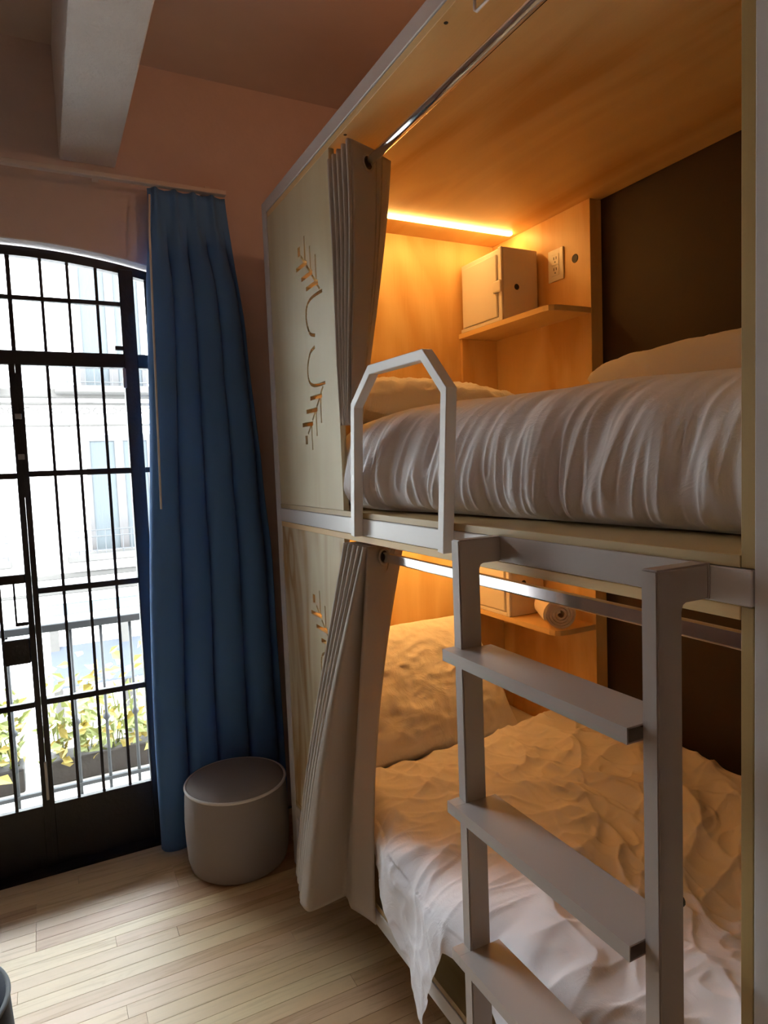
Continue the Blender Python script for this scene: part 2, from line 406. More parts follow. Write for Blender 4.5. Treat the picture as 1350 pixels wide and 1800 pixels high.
box('catch', (CX + 0.375, CX + 0.410, 3.008, 3.030, 2.145, 2.162), M['iron'], door, 0.002)
zs = [(0.27, 0.703), (0.703, 1.166), (1.166, 1.642), (1.642, 2.08)]
for a, b in ((CX + 0.01, CX + 0.42), (CX - 0.42, CX - 0.01), (CX + 0.45, AX1 - 0.02), (AX0 + 0.02, CX - 0.45)):
    for z0, z1 in zs: box('pane', (a, b, 3.052, 3.055, z0, z1), M['glass'], door)
    top = [(a, 2.12), (b, 2.12)] + [(lerp(b, a, i / 6), arch_z(lerp(b, a, i / 6)) - 0.02) for i in range(7)]
    link('pane', extrude_poly(top, 'y', 3.052, 3.055), M['glass'], door)

# ------------------------------------------------------------------ bunk bed
bunk = empty('bunk_bed', (0.5, 1.52, 0.0), 'tall white steel and plywood two-level bunk along the dark wall', 'bunk bed')
T = 0.05
def bb(name, b, m='steel', bev=0.002, parent=None, label=None, **k):
    o = box(name, b, M[m], parent or bunk, bev, **k)
    if label: o['label'] = label
    return o
bb('post', (0.0, T, YF - T, YF, 0.0, 2.642)); bb('post', (0.0, T, YN, 0.549, 0.0, 2.642))
bb('post', (XB - 0.055, XB - 0.005, YF - T, YF, 0.0, 2.642)); bb('post', (XB - 0.055, XB - 0.005, YN, 0.549, 0, 2.642))
bb('top_rail', (0.0, T, 0.549, YF - T, 2.597, 2.642))
bb('middle_rail', (0.0, T, 0.552, YF - T, 1.421, 1.471), 'steelg', label='glossy white steel rail between the two levels')
bb('bottom_rail', (0.0, T, 0.549, YF - T, 0.219, 0.268))
bb('end_rail', (T, XB - 0.055, YF - 0.045, YF, 2.597, 2.642)); bb('end_rail', (T, XB - 0.055, YF - 0.045, YF, 1.421, 1.471)); bb('end_rail', (T, XB - 0.055, YF - 0.045, YF, 0.219, 0.268))
# plywood boxes
PI0 = 0.57
bb('canopy_board', (0.004, XB - 0.006, PI0, 2.4965, CEIL2, 2.596), 'ply_y', 0.001, label='warm lit plywood ceiling of the upper berth')
bb('deck_board', (0.002, XB - 0.006, PI0, 2.4965, 1.472, DECK2), 'ply_edge', 0.001, label='plywood deck under the upper mattress')
bb('canopy_board', (0.002, XB - 0.006, PI0, 2.4965, CEIL1, 1.420), 'ply_y', 0.001, label='plywood ceiling of the lower berth')
bb('deck_board', (0.002, XB - 0.006, PI0, 2.4965, 0.2695, DECK1), 'ply_edge', 0.001, label='plywood deck under the lower mattress')
for z0, z1 in ((DECK2, CEIL2), (DECK1, CEIL1)):
    up = z0 > 1
    bb('end_board', (0.022, XB - 0.006, 2.480, 2.4965, z0 + .0005, z1 - .0005), 'ply_z', 0.0)
    bb('back_board', (1.040, XB - 0.003, 1.885, 2.4795, z0 + .0005, z1 - .0005), 'ply_z', 0.001)
    bb('bracket_board', (0.852, 1.0395, 2.464, 2.4795, z0 + .0005, z0 + 0.670), 'ply_z', 0.001)
    sh = [(0.846, 2.4795), (0.846, 1.93), (0.852, 1.905), (0.868, 1.892), (0.90, 1.886), (1.0395, 1.886), (1.0395, 2.4795)]
    o = link('shelf', extrude_poly(sh, 'z', z0 + 0.671, z0 + 0.691), M['ply_y'], bunk)
    # warm light strip
    st = bb('light_strip', (0.12, 1.005, 2.289, 2.313, z1 - 0.010, z1 - 0.0005), 'led', 0.003, label='glowing warm light strip under the ceiling board')
    # socket plate
    zo = z0 + 0.832
    p = bb('socket_plate', (1.0325, 1.0398, 2.022, 2.108, zo, zo + 0.122), 'plastic', 0.002)
    for dz in (0.032, 0.074):
        q = bb('socket', (1.0305, 1.0327, 2.044, 2.086, zo + dz - 0.012, zo + dz + 0.028), 'plastic', 0.001, parent=p)
    for dz in (0.070, 0.028):
        for ya, yb2, za, zb2 in ((2.070, 2.073, 0.012, 0.022), (2.056, 2.059, 0.012, 0.022), (2.062, 2.067, 0.0, 0.005)):
            bb('socket_hole', (1.0297, 1.0304, ya, yb2, zo + dz + za, zo + dz + zb2), 'black', 0, parent=p)
    hole = lathe_bm([(0.0, 0.0), (0.013, 0.0), (0.015, 0.001), (0.0165, -0.0015)], (0, 0, 0), 20)
    bmesh.ops.rotate(hole, cent=(0, 0, 0), matrix=Matrix.Rotation(math.radians(-90), 3, 'Y'), verts=hole.verts)
    bmesh.ops.translate(hole, vec=(1.0385, 1.964, z0 + 0.891), verts=hole.verts)
    link('cable_hole', to_mesh(hole, 'cable_hole'), M['black'], bunk)
bb('near_board', (0.003, XB - 0.006, 0.5495, 0.5695, 1.4725, 2.596), 'ply_edgez', 0.001)
bb('near_board', (0.003, XB - 0.006, 0.5515, 0.5695, 0.2695, 1.420), 'ply_edgez', 0.001)
for (x, y, z) in ((0.023, 1.268, 2.5745), (0.020, 1.800, 2.5745)):
    link('screw', to_mesh(lathe_bm([(0, -0.0006), (0.004, -0.0006), (0.0055, 0.0008)], (x, y, z), 14), 'screw'), M['black'], bunk)

# far front panels with the branch motif cut right through
def seg_quad(p, q, w):
    (a, b), (c, d) = p, q; L = math.hypot(c - a, d - b) or 1e-6; nx, ny = -(d - b) / L * w / 2, (c - a) / L * w / 2
    return [(a + nx, b + ny), (c + nx, d + ny), (c - nx, d - ny), (a - nx, b - ny)]
def motif(zc, flip, off=0.0):
    """one half of the motif, mirrored about zc; returns quads in (y, z)"""
    Q = []; Z = lambda v: zc + (v if flip else -v)
    def L(pts, ww=0.010):
        for p, q in zip(pts, pts[1:]): Q.append(seg_quad((p[0] + off, Z(p[1])), (q[0] + off, Z(q[1])), ww))
    ctl = [(2.070, 0.018), (2.112, 0.030), (2.138, 0.064), (2.143, 0.098), (2.130, 0.126), (2.098, 0.140), (2.050, 0.144), (1.993, 0.143)]
    n = len(ctl) - 1; pts = []
    for k in range(n * 4 + 1):
        t = k / 4; a = min(int(t), n - 1); f = t - a
        p0, p1, p2, p3 = ctl[max(a - 1, 0)], ctl[a], ctl[a + 1], ctl[min(a + 2, n)]
        pts.append(tuple(0.5 * ((2 * b) + (c - x) * f + (2 * x - 5 * b + 4 * c - d) * f * f + (-x + 3 * b - 3 * c + d) * f ** 3) for x, b, c, d in zip(p0, p1, p2, p3)))
    L(pts, 0.011)
    L([(2.014, 0.153), (2.036, 0.173)], 0.009)
    for (ya, yb, v, top) in ((2.131, 2.026, 0.180, 0.268), (2.173, 2.070, 0.221, 0.308), (2.217, 2.116, 0.264, 0.353)):
        L([(ya, v), (yb, v)], 0.014)                                    # level slot
        L([(yb + 0.014, v + 0.002), (yb + 0.014, top)], 0.009)          # upright slot
        L([(yb + 0.018, v + 0.004), (yb + 0.050, v + 0.033)], 0.009)    # stem
    L([(2.184, 0.302), (2.184, 0.332)], 0.022)
    return Q
def cut_panel(name, b, quads, mat):
    o = box(name, b, mat, bunk)
    bm = bmesh.new()
    for q in quads:
        lo = [bm.verts.new((b[0] - 0.02, u, v)) for u, v in q]; hi = [bm.verts.new((b[1] + 0.02, u, v)) for u, v in q]
        bm.faces.new(lo); bm.faces.new(hi[::-1])
        for i in range(4):
            j = (i + 1) % 4; bm.faces.new((lo[i], hi[i], hi[j], lo[j]))
    bmesh.ops.recalc_face_normals(bm, faces=bm.faces)
    c = bpy.data.objects.new('cutter', to_mesh(bm, 'cutter')); COL.objects.link(c)
    c.location = (0, 0, 0)
    md = o.modifiers.new('cut', 'BOOLEAN'); md.object = c; md.operation = 'DIFFERENCE'; md.solver = 'EXACT'; md.use_self = True
    dg = bpy.context.evaluated_depsgraph_get(); dg.update()
    me = bpy.data.meshes.new_from_object(o.evaluated_get(dg)); o.modifiers.clear(); o.data = me
    bpy.data.objects.remove(c); return o
ZM = 2.038
pu = cut_panel('front_panel', (0.004, 0.022, 1.890, 2.4965, DECK2 + .0005, CEIL2 - .0005), motif(ZM, True, -0.008) + motif(ZM, False), M['ply_front'])
ZM2 = 0.847
pl = cut_panel('front_panel', (0.004, 0.022, 1.895, 2.4965, DECK1 + .0005, CEIL1 - .0005), motif(ZM2, True, 0.0) + motif(ZM2, False), M['ply_front2'])

# chrome curtain rods
tube('curtain_rod', [(0.06, 0.5705, 2.480), (0.06, 2.479, 2.480)], 0.0125, M['chrome'], bunk, 20)
bb('curtain_rod', (0.052, 0.066, 0.5705, 2.479, 1.342, 1.370), 'chrome', 0.004, seg=3)
# little steel staple under the canopy edge
bm = tube_bm([(0.03, 1.171, 2.575), (0.03, 1.171, 2.545), (0.03, 1.165, 2.540), (0.03, 0.80, 2.540), (0.03, 0.794, 2.545), (0.03, 0.794, 2.575)], 0.0035, 8)
link('hook_bar', to_mesh(bm, 'hook_bar'), M['steelg'], bunk, True)

# guard hoop bolted on the middle rail
def flat_path_bm(pts, w, x0, x1):
    """square tube bent along pts (y,z): mitred"""
    P = [Vector(p) for p in pts]; L, Rr = [], []
    for i, p in enumerate(P):
        d0 = (P[i] - P[i - 1]).normalized() if i else None; d1 = (P[i + 1] - P[i]).normalized() if i < len(P) - 1 else None
        if d0 is None: d0 = d1
        if d1 is None: d1 = d0
        n0 = Vector((-d0.y, d0.x)); n1 = Vector((-d1.y, d1.x)); m = (n0 + n1).normalized(); k = w / 2 / m.dot(n0)
        L.append(p + m * k); Rr.append(p - m * k)
    bm = bmesh.new(); rings = [[bm.verts.new((x, q.x, q.y)) for x, q in ((x0, a), (x1, a), (x1, b), (x0, b))] for a, b in zip(L, Rr)]
    for A, B in zip(rings, rings[1:]):
        for k in range(4): bm.faces.new((A[k], A[(k + 1) % 4], B[(k + 1) % 4], B[k]))
    bm.faces.new(rings[0]); bm.faces.new(rings[-1][::-1]); bmesh.ops.recalc_face_normals(bm, faces=bm.faces)
    bmesh.ops.bevel(bm, geom=list(bm.edges), offset=0.0015, segments=1, affect='EDGES')
    return bm
g = flat_path_bm([(1.759, 1.422), (1.724, 1.795), (1.612, 1.880), (1.335, 1.876), (1.245, 1.785), (1.279, 1.422)], 0.025, -0.0285, -0.0005)
link('guard_hoop', to_mesh(g, 'guard_hoop'), M['steelg'], bunk)

# ------------------------------------------------------------------ ladder
lad = empty('ladder', (-0.08, 0.86, 0.0), 'white steel ladder with folded flat treads hooked on the middle rail', 'ladder')
for y0, y1 in ((0.613, 0.641), (1.085, 1.113)):
    arm = [(-0.106, 0.006), (-0.106, 1.474), (-0.004, 1.474), (-0.004, 1.424), (-0.047, 1.424), (-0.054, 1.421), (-0.057, 1.412), (-0.057, 0.006)]
    me = extrude_poly(arm, 'y', y0, y1)
    bm = bmesh.new(); bm.from_mesh(me); bmesh.ops.bevel(bm, geom=[e for e in bm.edges if len(e.link_faces) == 2 and e.calc_face_angle(0) > 0.9], offset=0.0025, segments=2, affect='EDGES'); bm.to_mesh(me); bm.free()
    o = link('upright', me, M['lad'], lad)
    box('foot', (-0.108, -0.055, y0 - 0.002, y1 + 0.002, 0.0, 0.012), M['black'], o, 0.002)
box('hook_plate', (-0.0045, -0.0006, 0.613, 1.113, 1.4235, 1.474), M['lad'], lad, 0.0005)
for zt in (1.257, 0.943, 0.629, 0.315):
    t = 0.0025; xa, xb = -0.134, -0.036
    prof = [(xa, zt), (xb, zt), (xb, zt - 0.024), (xb - t, zt - 0.024), (xb - t, zt - t), (xa + t, zt - t), (xa + t, zt - 0.0215), (xa + 0.060, zt - 0.0215), (xa + 0.060, zt - 0.024), (xa, zt - 0.024)]
    link('tread', extrude_poly(prof, 'y', 0.6415, 1.0845), M['lad'], lad)
    # the front lip runs on past the uprights
    o = link('tread', extrude_poly([(xa, zt), (-0.107, zt), (-0.107, zt - t), (xa + t, zt - t), (xa + t, zt - 0.024), (xa, zt - 0.024)], 'y', 1.085, 1.113), M['lad'], lad)
for z in (0.99,):
    tube('bumper', [(-0.0565, 0.627, z), (-0.048, 0.627, z)], 0.009, M['black'], lad)

# ------------------------------------------------------------------ safes and towel
def safe(z0, label):
    s = empty('safe_box', (0.94, 2.32, z0), label, 'safe', 'small white safe boxes on the berth shelves')
    x0, x1, y0, y1, h = 0.858, 1.030, 2.170, 2.4625, 0.287
    box('body', (x0, x1, y0, y1, z0 + 0.0005, z0 + h), M['safe'], s, 0.003, 2)
    d = box('door', (x0 - 0.010, x0 - 0.0005, y0 + 0.036, y1 - 0.020, z0 + 0.020, z0 + h - 0.022), M['safe'], s, 0.003, 2)
    box('latch', (x0 - 0.019, x0 - 0.0105, y0 - 0.002, y0 + 0.050, z0 + 0.112, z0 + 0.158), M['safe'], d, 0.006, 3)
    box('frame', (x0 - 0.010, x0 - 0.0005, y0, y0 + 0.020, z0 + 0.0005, z0 + h), M['safe'], s, 0.002, more=[(x0 - 0.010, x0 - 0.0005, y0 + 0.020, y1, z0 + 0.0005, z0 + 0.016)])
    bm = lathe_bm([(0, 0.002), (0.010, 0.002), (0.012, 0.0)], (0, 0, 0), 20)
    bmesh.ops.rotate(bm, cent=(0, 0, 0), matrix=Matrix.Rotation(math.radians(90), 3, 'X'), verts=bm.verts)
    bmesh.ops.translate(bm, vec=(x0 + 0.065, y0 - 0.0005, z0 + 0.135), verts=bm.verts)
    link('bolt_hole', to_mesh(bm, 'bolt_hole'), M['black'], s)
    return s
safe(DECK2 + 0.691, 'white metal safe box under the light strip on the upper berth shelf')
safe(DECK1 + 0.691, 'white metal safe box on the lower berth shelf behind the rolled towel')
# rolled towel: a spiral band swept along y
def towel():
    zc = DECK1 + 0.691 + 0.0635; turns = 4.3; nrm = 150; prof = []
    def sp(t, o):
        a = t * turns * 2 * math.pi; r = 0.010 + 0.046 * t + o; return (0.893 + r * math.cos(a + 1.6) * 1.05, zc + r * math.sin(a + 1.6))
    o1 = [sp(i / nrm, 0.0048) for i in range(nrm + 1)]; o2 = [sp(i / nrm, -0.0040) for i in range(nrm, -1, -1)]
    loop = o1 + o2; bm = bmesh.new(); rings = []
    ys = [1.884, 1.890, 1.91, 1.95, 2.0, 2.04, 2.066, 2.072]
    for k, y in enumerate(ys):
        sh = 0.0018 if k in (0, len(ys) - 1) else 0
        rings.append([bm.verts.new((x, y + 0.004 * math.sin(i * 0.35), z)) for i, (x, z) in enumerate(loop)])
    n = len(loop)
    for A, B in zip(rings, rings[1:]):
        for k in range(n): bm.faces.new((A[k], A[(k + 1) % n], B[(k + 1) % n], B[k]))
    h = len(o1)
    for ring in (rings[0], rings[-1]):
        for i in range(h - 1): bm.faces.new((ring[i], ring[i + 1], ring[n - 2 - i], ring[n - 1 - i]))
    bmesh.ops.rotate(bm, cent=(0.893, 1.979, 0), matrix=Matrix.Rotation(math.radians(-30), 3, 'Z'), verts=bm.verts)
    bmesh.ops.translate(bm, vec=(0.012, -0.018, 0.002), verts=bm.verts)
    bmesh.ops.recalc_face_normals(bm, faces=bm.faces)
    o = link('rolled_towel', to_mesh(bm, 'rolled_towel'), M['towel'], smooth=False)
    return tag(o, 'cream towel rolled into a spiral on the lower berth shelf', 'towel')
towel()

# ------------------------------------------------------------------ bedding
def mattress(z0, h, label):
    return tag(box('mattress', (0.16, 1.03, 0.60, 2.462, z0 + 0.001, z0 + h), M['sheet'], None, 0.04, 4, smooth=True), label, 'mattress', 'white mattresses on the berths')
mattress(DECK2, 0.235, 'white mattress under the quilt on the upper berth')
mattress(DECK1, 0.225, 'white mattress under the quilt on the lower berth')

def polyline_eval(pts, t):
    """arc-length style evaluation of a smooth profile"""
    n = len(pts) - 1; f = t * n; i = min(int(f), n - 1); f -= i
    p0 = pts[max(i - 1, 0)]; p1 = pts[i]; p2 = pts[i + 1]; p3 = pts[min(i + 2, n)]
    return tuple(0.5 * ((2 * b) + (c - a) * f + (2 * a - 5 * b + 4 * c - d) * f * f + (-a + 3 * b - 3 * c + d) * f ** 3) for a, b, c, d in zip(p0, p1, p2, p3))

def upper_duvet():
    nu, nv = 420, 150
    yA, yB = 0.585, 2.02
    def f(u, v):
        y = lerp(yA, yB, u)
        xf = interp(y, [(0.6, 0.150), (1.0, 0.120), (1.4, 0.085), (1.75, 0.020), (2.02, 0.035)])
        top = interp(y, [(0.6, 1.775), (1.1, 1.795), (1.7, 1.800), (2.02, 1.782)])
        endf = smooth((yB - y) / 0.06)                              # the head end rounds down
        endn = smooth((y - yA) / 0.03)
        prof = [(xf + 0.045, DECK2 + 0.004), (xf + 0.012, DECK2 + 0.030), (xf - 0.006, 1.565), (xf - 0.004, 1.635), (xf + 0.014, 1.700), (xf + 0.060, top - 0.042), (xf + 0.140, top - 0.012), (xf + 0.27, top), (0.62, top + 0.006), (0.85, top), (0.98, top - 0.010), (1.028, top - 0.06)]
        x, z = polyline_eval(prof, v)
        vv = v * 11
        face = smooth(vv / 0.8) * (1 - smooth((vv - 5.2) / 3.0))       # front face weight
        # long hanging folds, slanted a little, sharper low down
        s = y * 1.0 + 0.10 * (z - 1.6)
        a = 1 - abs(rnoise(s * 15, z * 3.2, 1.3)) * 2.4
        b = 1 - abs(rnoise(s * 31 + 5, z * 5.0, 4.1)) * 2.4
        c = rnoise(s * 6, z * 2.0, 9.0)
        gath = 0.5 + 0.9 * smooth((1.75 - z) / 0.18)
        d = face * gath * (0.0115 * a + 0.0065 * b + 0.014 * c)
        d2 = (1 - face) * (0.010 * rnoise(x * 5, y * 5, 2.0) + 0.005 * (1 - abs(rnoise(x * 11, y * 8, 6.0)) * 2))
        x -= d; z += d2 * smooth(vv / 3)
        z = lerp(DECK2 + 0.235, z, endf) if z > DECK2 + 0.235 else z
        x = lerp(0.16, x, max(endf, 0.55)) if x < 0.16 else x
        yy = y + (0.010 * rnoise(x * 9, z * 9, 3.0) if y > 1.9 else 0)
        return (x, yy, max(z, DECK2 + 0.004))
    o = link('duvet', grid_mesh('duvet', f, nu, nv), M['duvet'], smooth=True)
    tag(o, 'white cotton quilt with hanging creases on the upper berth', 'duvet')
    return o
upper_duvet()

def lower_duvet():
    nu, nv = 420, 330
    yA, yB = 0.585, 2.10
    def hem(y): return interp(y, [(0.58, 0.30), (0.95, 0.30), (1.08, 0.36), (1.17, 0.455), (1.255, 0.53), (1.30, 0.42), (1.385, 0.215), (1.44, 0.245), (1.55, 0.31), (1.66, 0.375), (1.8, 0.43), (2.1, 0.50)])
    def f(u, v):
        y = lerp(yA, yB, u); zt = 0.560; r = 0.085
        zt += 0.035 * rnoise(1.0, y * 2.2, 5.0)
        hm = min(hem(y), zt - 0.03)
        xf = interp(y, [(0.6, 0.02), (1.0, -0.012), (1.4, -0.045), (1.62, -0.02), (1.85, 0.035), (2.1, 0.06)])
        drop = max(zt - r - hm, 0.0)
        # arc length: drop + quarter arc + top
        La, Lt = drop, 1.03 - (xf + r); arc = r * math.pi / 2; tot = La + arc + Lt; s = v * tot
        if s < La: x, z, nx, nz = xf, hm + s, -1, 0
        elif s < La + arc:
            a = (s - La) / r; x, z, nx, nz = xf + r - r * math.cos(a), zt - r + r * math.sin(a), -math.cos(a), math.sin(a)
        else:
            q = s - La - arc; x, z, nx, nz = xf + r + q, zt, 0, 1
        X = x if nz > 0.5 else x - (zt - z) * 0.9
        def cr(f, a, b, c, wd, seed):
            n_ = abs(rnoise(f * (X * a + y * b), f * (X * b * -1 + y * a) * c, seed)); return max(0.0, 1 - n_ / wd) ** 1.3
        wx, wy = rnoise(X * 1.7, y * 1.7, 8.0) * 0.25, rnoise(X * 1.7, y * 1.7, 18.0) * 0.25
        X0_, y0_ = X, y; X = X + wx; ys_ = y + wy
        d = 0.020 * rnoise(X0_ * 2.3, y0_ * 2.3, 1.0) + 0.010 * rnoise(X0_ * 5.0, y0_ * 5.0, 2.0)
        d += 0.016 * (1 - abs(rnoise(X * 2.8, ys_ * 2.2, 3.0)) * 2.2)
        d += 0.0050 * cr(6.0, -0.6, 0.8, 0.5, 0.12, 61.0) + 0.0120 * (1 - abs(rnoise(X * 5.5 - ys_ * 2.5, ys_ * 4.5 + X * 2, 11.0)) * 2.6)
        d += 0.0095 * cr(3.2, 0.9, 0.4, 0.6, 0.14, 41.0) + 0.0085 * cr(4.2, 0.5, -0.8, 0.6, 0.14, 43.0)
        d += 0.0048 * cr(9.0, 0.8, 0.6, 0.6, 0.16, 51.0) + 0.0036 * cr(12.0, 0.3, -0.9, 0.7, 0.18, 53.0)
        # rises to the wall
        z += smooth((x - 0.55) / 0.5) * 0.05 * (1 if nz > .5 else 0)
        front = 1 - smooth((s - La) / (arc * 1.5))
        d = d * lerp(1.0, 0.55, front) + front * 0.012 * math.sin(y * 19 + z * 5)
        x += nx * d; z += nz * d
        ee = smooth((yB - y) / 0.10)
        if nz > 0.5: z = lerp(DECK1 + 0.240, z, ee)
        if z < 0.33: x = min(x, -0.006)
        return (min(x, 1.034), y, z)
    o = link('duvet', grid_mesh('duvet', f, nu, nv), M['duvet_low'], smooth=True)
    tag(o, 'white crumpled quilt on the lower berth, one corner hanging over the rail', 'duvet')
    return o
lower_duvet()

def pillow(name, loc, size, rot, label, seed, mat='pillow', fold=0.010, sq=2.6, ex=0.45):
    """two puffed faces meeting in a seam with pulled-in edges"""
    lx, ly, h = size; n = 74
    verts, faces = [], []; idx = {}
    def P(i, j, side):
        u = -1 + 2 * i / n; v = -1 + 2 * j / n
        e = (max(0, 1 - abs(u) ** sq) * max(0, 1 - abs(v) ** sq)) ** ex
        pin = 1 - 0.055 * (1 - abs(u) ** 4) * abs(v) ** 6 - 0.0
        pinu = 1 - 0.055 * (1 - abs(v) ** 4) * abs(u) ** 6
        x = u * lx / 2 * pinu; y = v * ly / 2 * pin
        wr = fold * (1 - abs(rnoise(u * 3.1 + seed, v * 2.6, seed)) * 2.4) + fold * 0.6 * (1 - abs(rnoise(u * 7 + seed, v * 6 + 3, seed + 5)) * 2.4) + fold * 0.3 * (1 - abs(rnoise(u * 15, v * 14 + seed, 2)) * 2.4)
        z = side * (h / 2 * e) + wr * min(1, e * 1.8) * (1 if side > 0 else 0.4)
        return (x, y, z)
    for side in (1, -1):
        for j in range(n + 1):
            for i in range(n + 1):
                edge = i in (0, n) or j in (0, n)
                if side == -1 and edge: idx[(side, i, j)] = idx[(1, i, j)]; continue
                idx[(side, i, j)] = len(verts); verts.append(P(i, j, side))
        for j in range(n):
            for i in range(n):
                q = [idx[(side, i, j)], idx[(side, i + 1, j)], idx[(side, i + 1, j + 1)], idx[(side, i, j + 1)]]
                faces.append(q if side == 1 else q[::-1])
    me = bpy.data.meshes.new(name); me.from_pydata(verts, [], faces); me.update()
    o = link(name, me, M[mat], smooth=True); o.location = loc; o.rotation_euler = [math.radians(a) for a in rot]
    return tag(o, label, 'pillow')
pillow('pillow', (0.50, 2.235, 1.832), (0.80, 0.46, 0.185), (2, 3, 0), 'white pillow under the warm light strip on the upper berth', 3.0, fold=0.012)
pillow('pillow', (0.89, 1.09, 1.868), (0.28, 1.06, 0.140), (0, 2, 0), 'long white pillow lying on the upper quilt against the dark wall', 8.0, fold=0.004, sq=4.0, ex=0.33)
pillow('pillow', (0.44, 2.245, 0.745), (0.76, 0.56, 0.20), (50, 0, 0), 'large white pillow leaning on the end board of the lower berth', 14.0, fold=0.008)

# ------------------------------------------------------------------ curtains
def pleated(name, top, bot, z_top, z_bot, mat, label, cat, shape=lambda s: s, xshape=None, nz=60, round_=0.25, hem=None, per=8):
    """cloth following a zigzag plan that changes from top to bottom"""
    def smoothline(P):
        out = []
        n = len(P)
        for i in range(n - 1):
            for k in range(per):
                t = k / per
                p0 = P[max(i - 1, 0)]; p1 = P[i]; p2 = P[i + 1]; p3 = P[min(i + 2, n - 1)]
                cr = [0.5 * ((2 * b) + (c - a) * t + (2 * a - 5 * b + 4 * c - d) * t * t + (-a + 3 * b - 3 * c + d) * t ** 3) for a, b, c, d in zip(p0, p1, p2, p3)]
                li = [lerp(b, c, t) for b, c in zip(p1, p2)]
                out.append([lerp(a, b, round_) for a, b in zip(li, cr)])
        out.append(list(P[-1])); return out
    A, B = smoothline(top), smoothline(bot); n = len(A)
    verts = []
    for j in range(nz + 1):
        s = j / nz; sy = shape(s); sx = (xshape or shape)(s)
        for i in range(n):
            zb = z_bot if hem is None else hem(i / (n - 1))
            z = lerp(z_top, zb, s)
            x = lerp(A[i][0], B[i][0], sx); y = lerp(A[i][1], B[i][1], sy)
            wob = 0.003 * math.sin(3 + s * 7 + i * 0.21) * s
            verts.append((x + wob, y + wob * 0.5, z))
    faces = [(j * n + i, j * n + i + 1, (j + 1) * n + i + 1, (j + 1) * n + i) for j in range(nz) for i in range(n - 1)]
    me = bpy.data.meshes.new(name); me.from_pydata(verts, [], faces); me.update()
    o = link(name, me, mat, smooth=True); solidify(o, 0.0022)
    return tag(o, label, cat) if label else o

def ring(c, r, w, mat, parent, ang):
    n = 28; pts = []
    ca, sa = math.cos(ang), math.sin(ang)
    for k in range(n):
        t = 2 * math.pi * k / n; u, v = r * math.cos(t), r * math.sin(t)
        pts.append((c[0] + u * ca, c[1] + u * sa, c[2] + v))
    g_ = tube('grommet', pts, w, mat, parent, 8, True)
    me = bpy.data.meshes.new('grommet_dark_disc'); nx, ny = sa * 0.0012, -ca * 0.0012
    ring_ = [(c[0] + r * 0.86 * math.cos(2 * math.pi * k / n) * ca, c[1] + r * 0.86 * math.cos(2 * math.pi * k / n) * sa, c[2] + r * 0.86 * math.sin(2 * math.pi * k / n)) for k in range(n)]
    vs = [(x + nx, y + ny, z) for x, y, z in ring_] + [(x - nx, y - ny, z) for x, y, z in ring_]
    me.from_pydata(vs, [], [tuple(range(n)), tuple(range(2 * n - 1, n - 1, -1))] + [(k, n + k, n + (k + 1) % n, (k + 1) % n) for k in range(n)]); me.update()
    link('grommet_dark_disc', me, M['black'], g_)  # black disc on the cloth stands in for the dark opening
    return g_

top_u, bot_u = [(0.125, 1.868)], [(0.05, 1.874)]
for i in range(5):
    y = 1.868 - 0.0335 * i
    top_u += [(-0.004, y + 0.001), (-0.012, y - 0.007), (-0.008, y - 0.016), (0.120, y - 0.004)]
    yb = 1.874 - 0.0135 * i
    bot_u += [(0.004, yb), (-0.003, yb - 0.003), (0.0, yb - 0.007), (0.050, yb - 0.001)]
top_u = top_u[:-1] + [(0.100, 1.758), (-0.004, 1.717), (0.164, 1.797)]
bot_u = bot_u[:-1] + [(0.050, 1.822), (0.004, 1.800), (0.058, 1.846)]
cu = pleated('berth_curtain', top_u, bot_u, 2.525, 1.750, M['beige'], 'beige curtain gathered at the far side of the upper berth', 'curtain', shape=lambda s: smooth(s) ** 1.6, xshape=lambda s: s ** 1.15, round_=0.4)
ring((0.060, 1.7415, 2.480), 0.021, 0.0035, M['zinc'], cu, math.atan2(0.080, 0.168))
top_l = [(x, y) for x, y in top_u]
bot_l = [(-0.02, 2.215),
         (-0.100, 2.205), (-0.112, 2.195), (-0.108, 2.180), (-0.040, 2.190),
         (-0.108, 2.168), (-0.121, 2.158), (-0.118, 2.142), (-0.045, 2.155),
         (-0.116, 2.130), (-0.130, 2.118), (-0.128, 2.102), (-0.050, 2.118),
         (-0.124, 2.092), (-0.140, 2.080), (-0.139, 2.064), (-0.060, 2.085),
         (-0.132, 2.055), (-0.150, 2.045), (-0.136, 1.986),
         (-0.014, 1.972), (-0.040, 1.868), (-0.012, 1.745)]
assert len(bot_l) == len(top_l), (len(bot_l), len(top_l))
cl = pleated('berth_curtain', top_l, bot_l, 1.392, 0.17, M['beige'], 'beige curtain hanging loose at the far side of the lower berth', 'curtain', shape=lambda s: s ** 1.15, xshape=lambda s: 1 - (1 - s) ** 1.9,
             round_=0.4, hem=lambda t: lerp(0.175, 0.235, smooth((t - 0.85) / 0.15)), nz=80)
ring((0.060, 1.7380, 1.356), 0.021, 0.0035, M['zinc'], cl, math.atan2(0.080, 0.168))

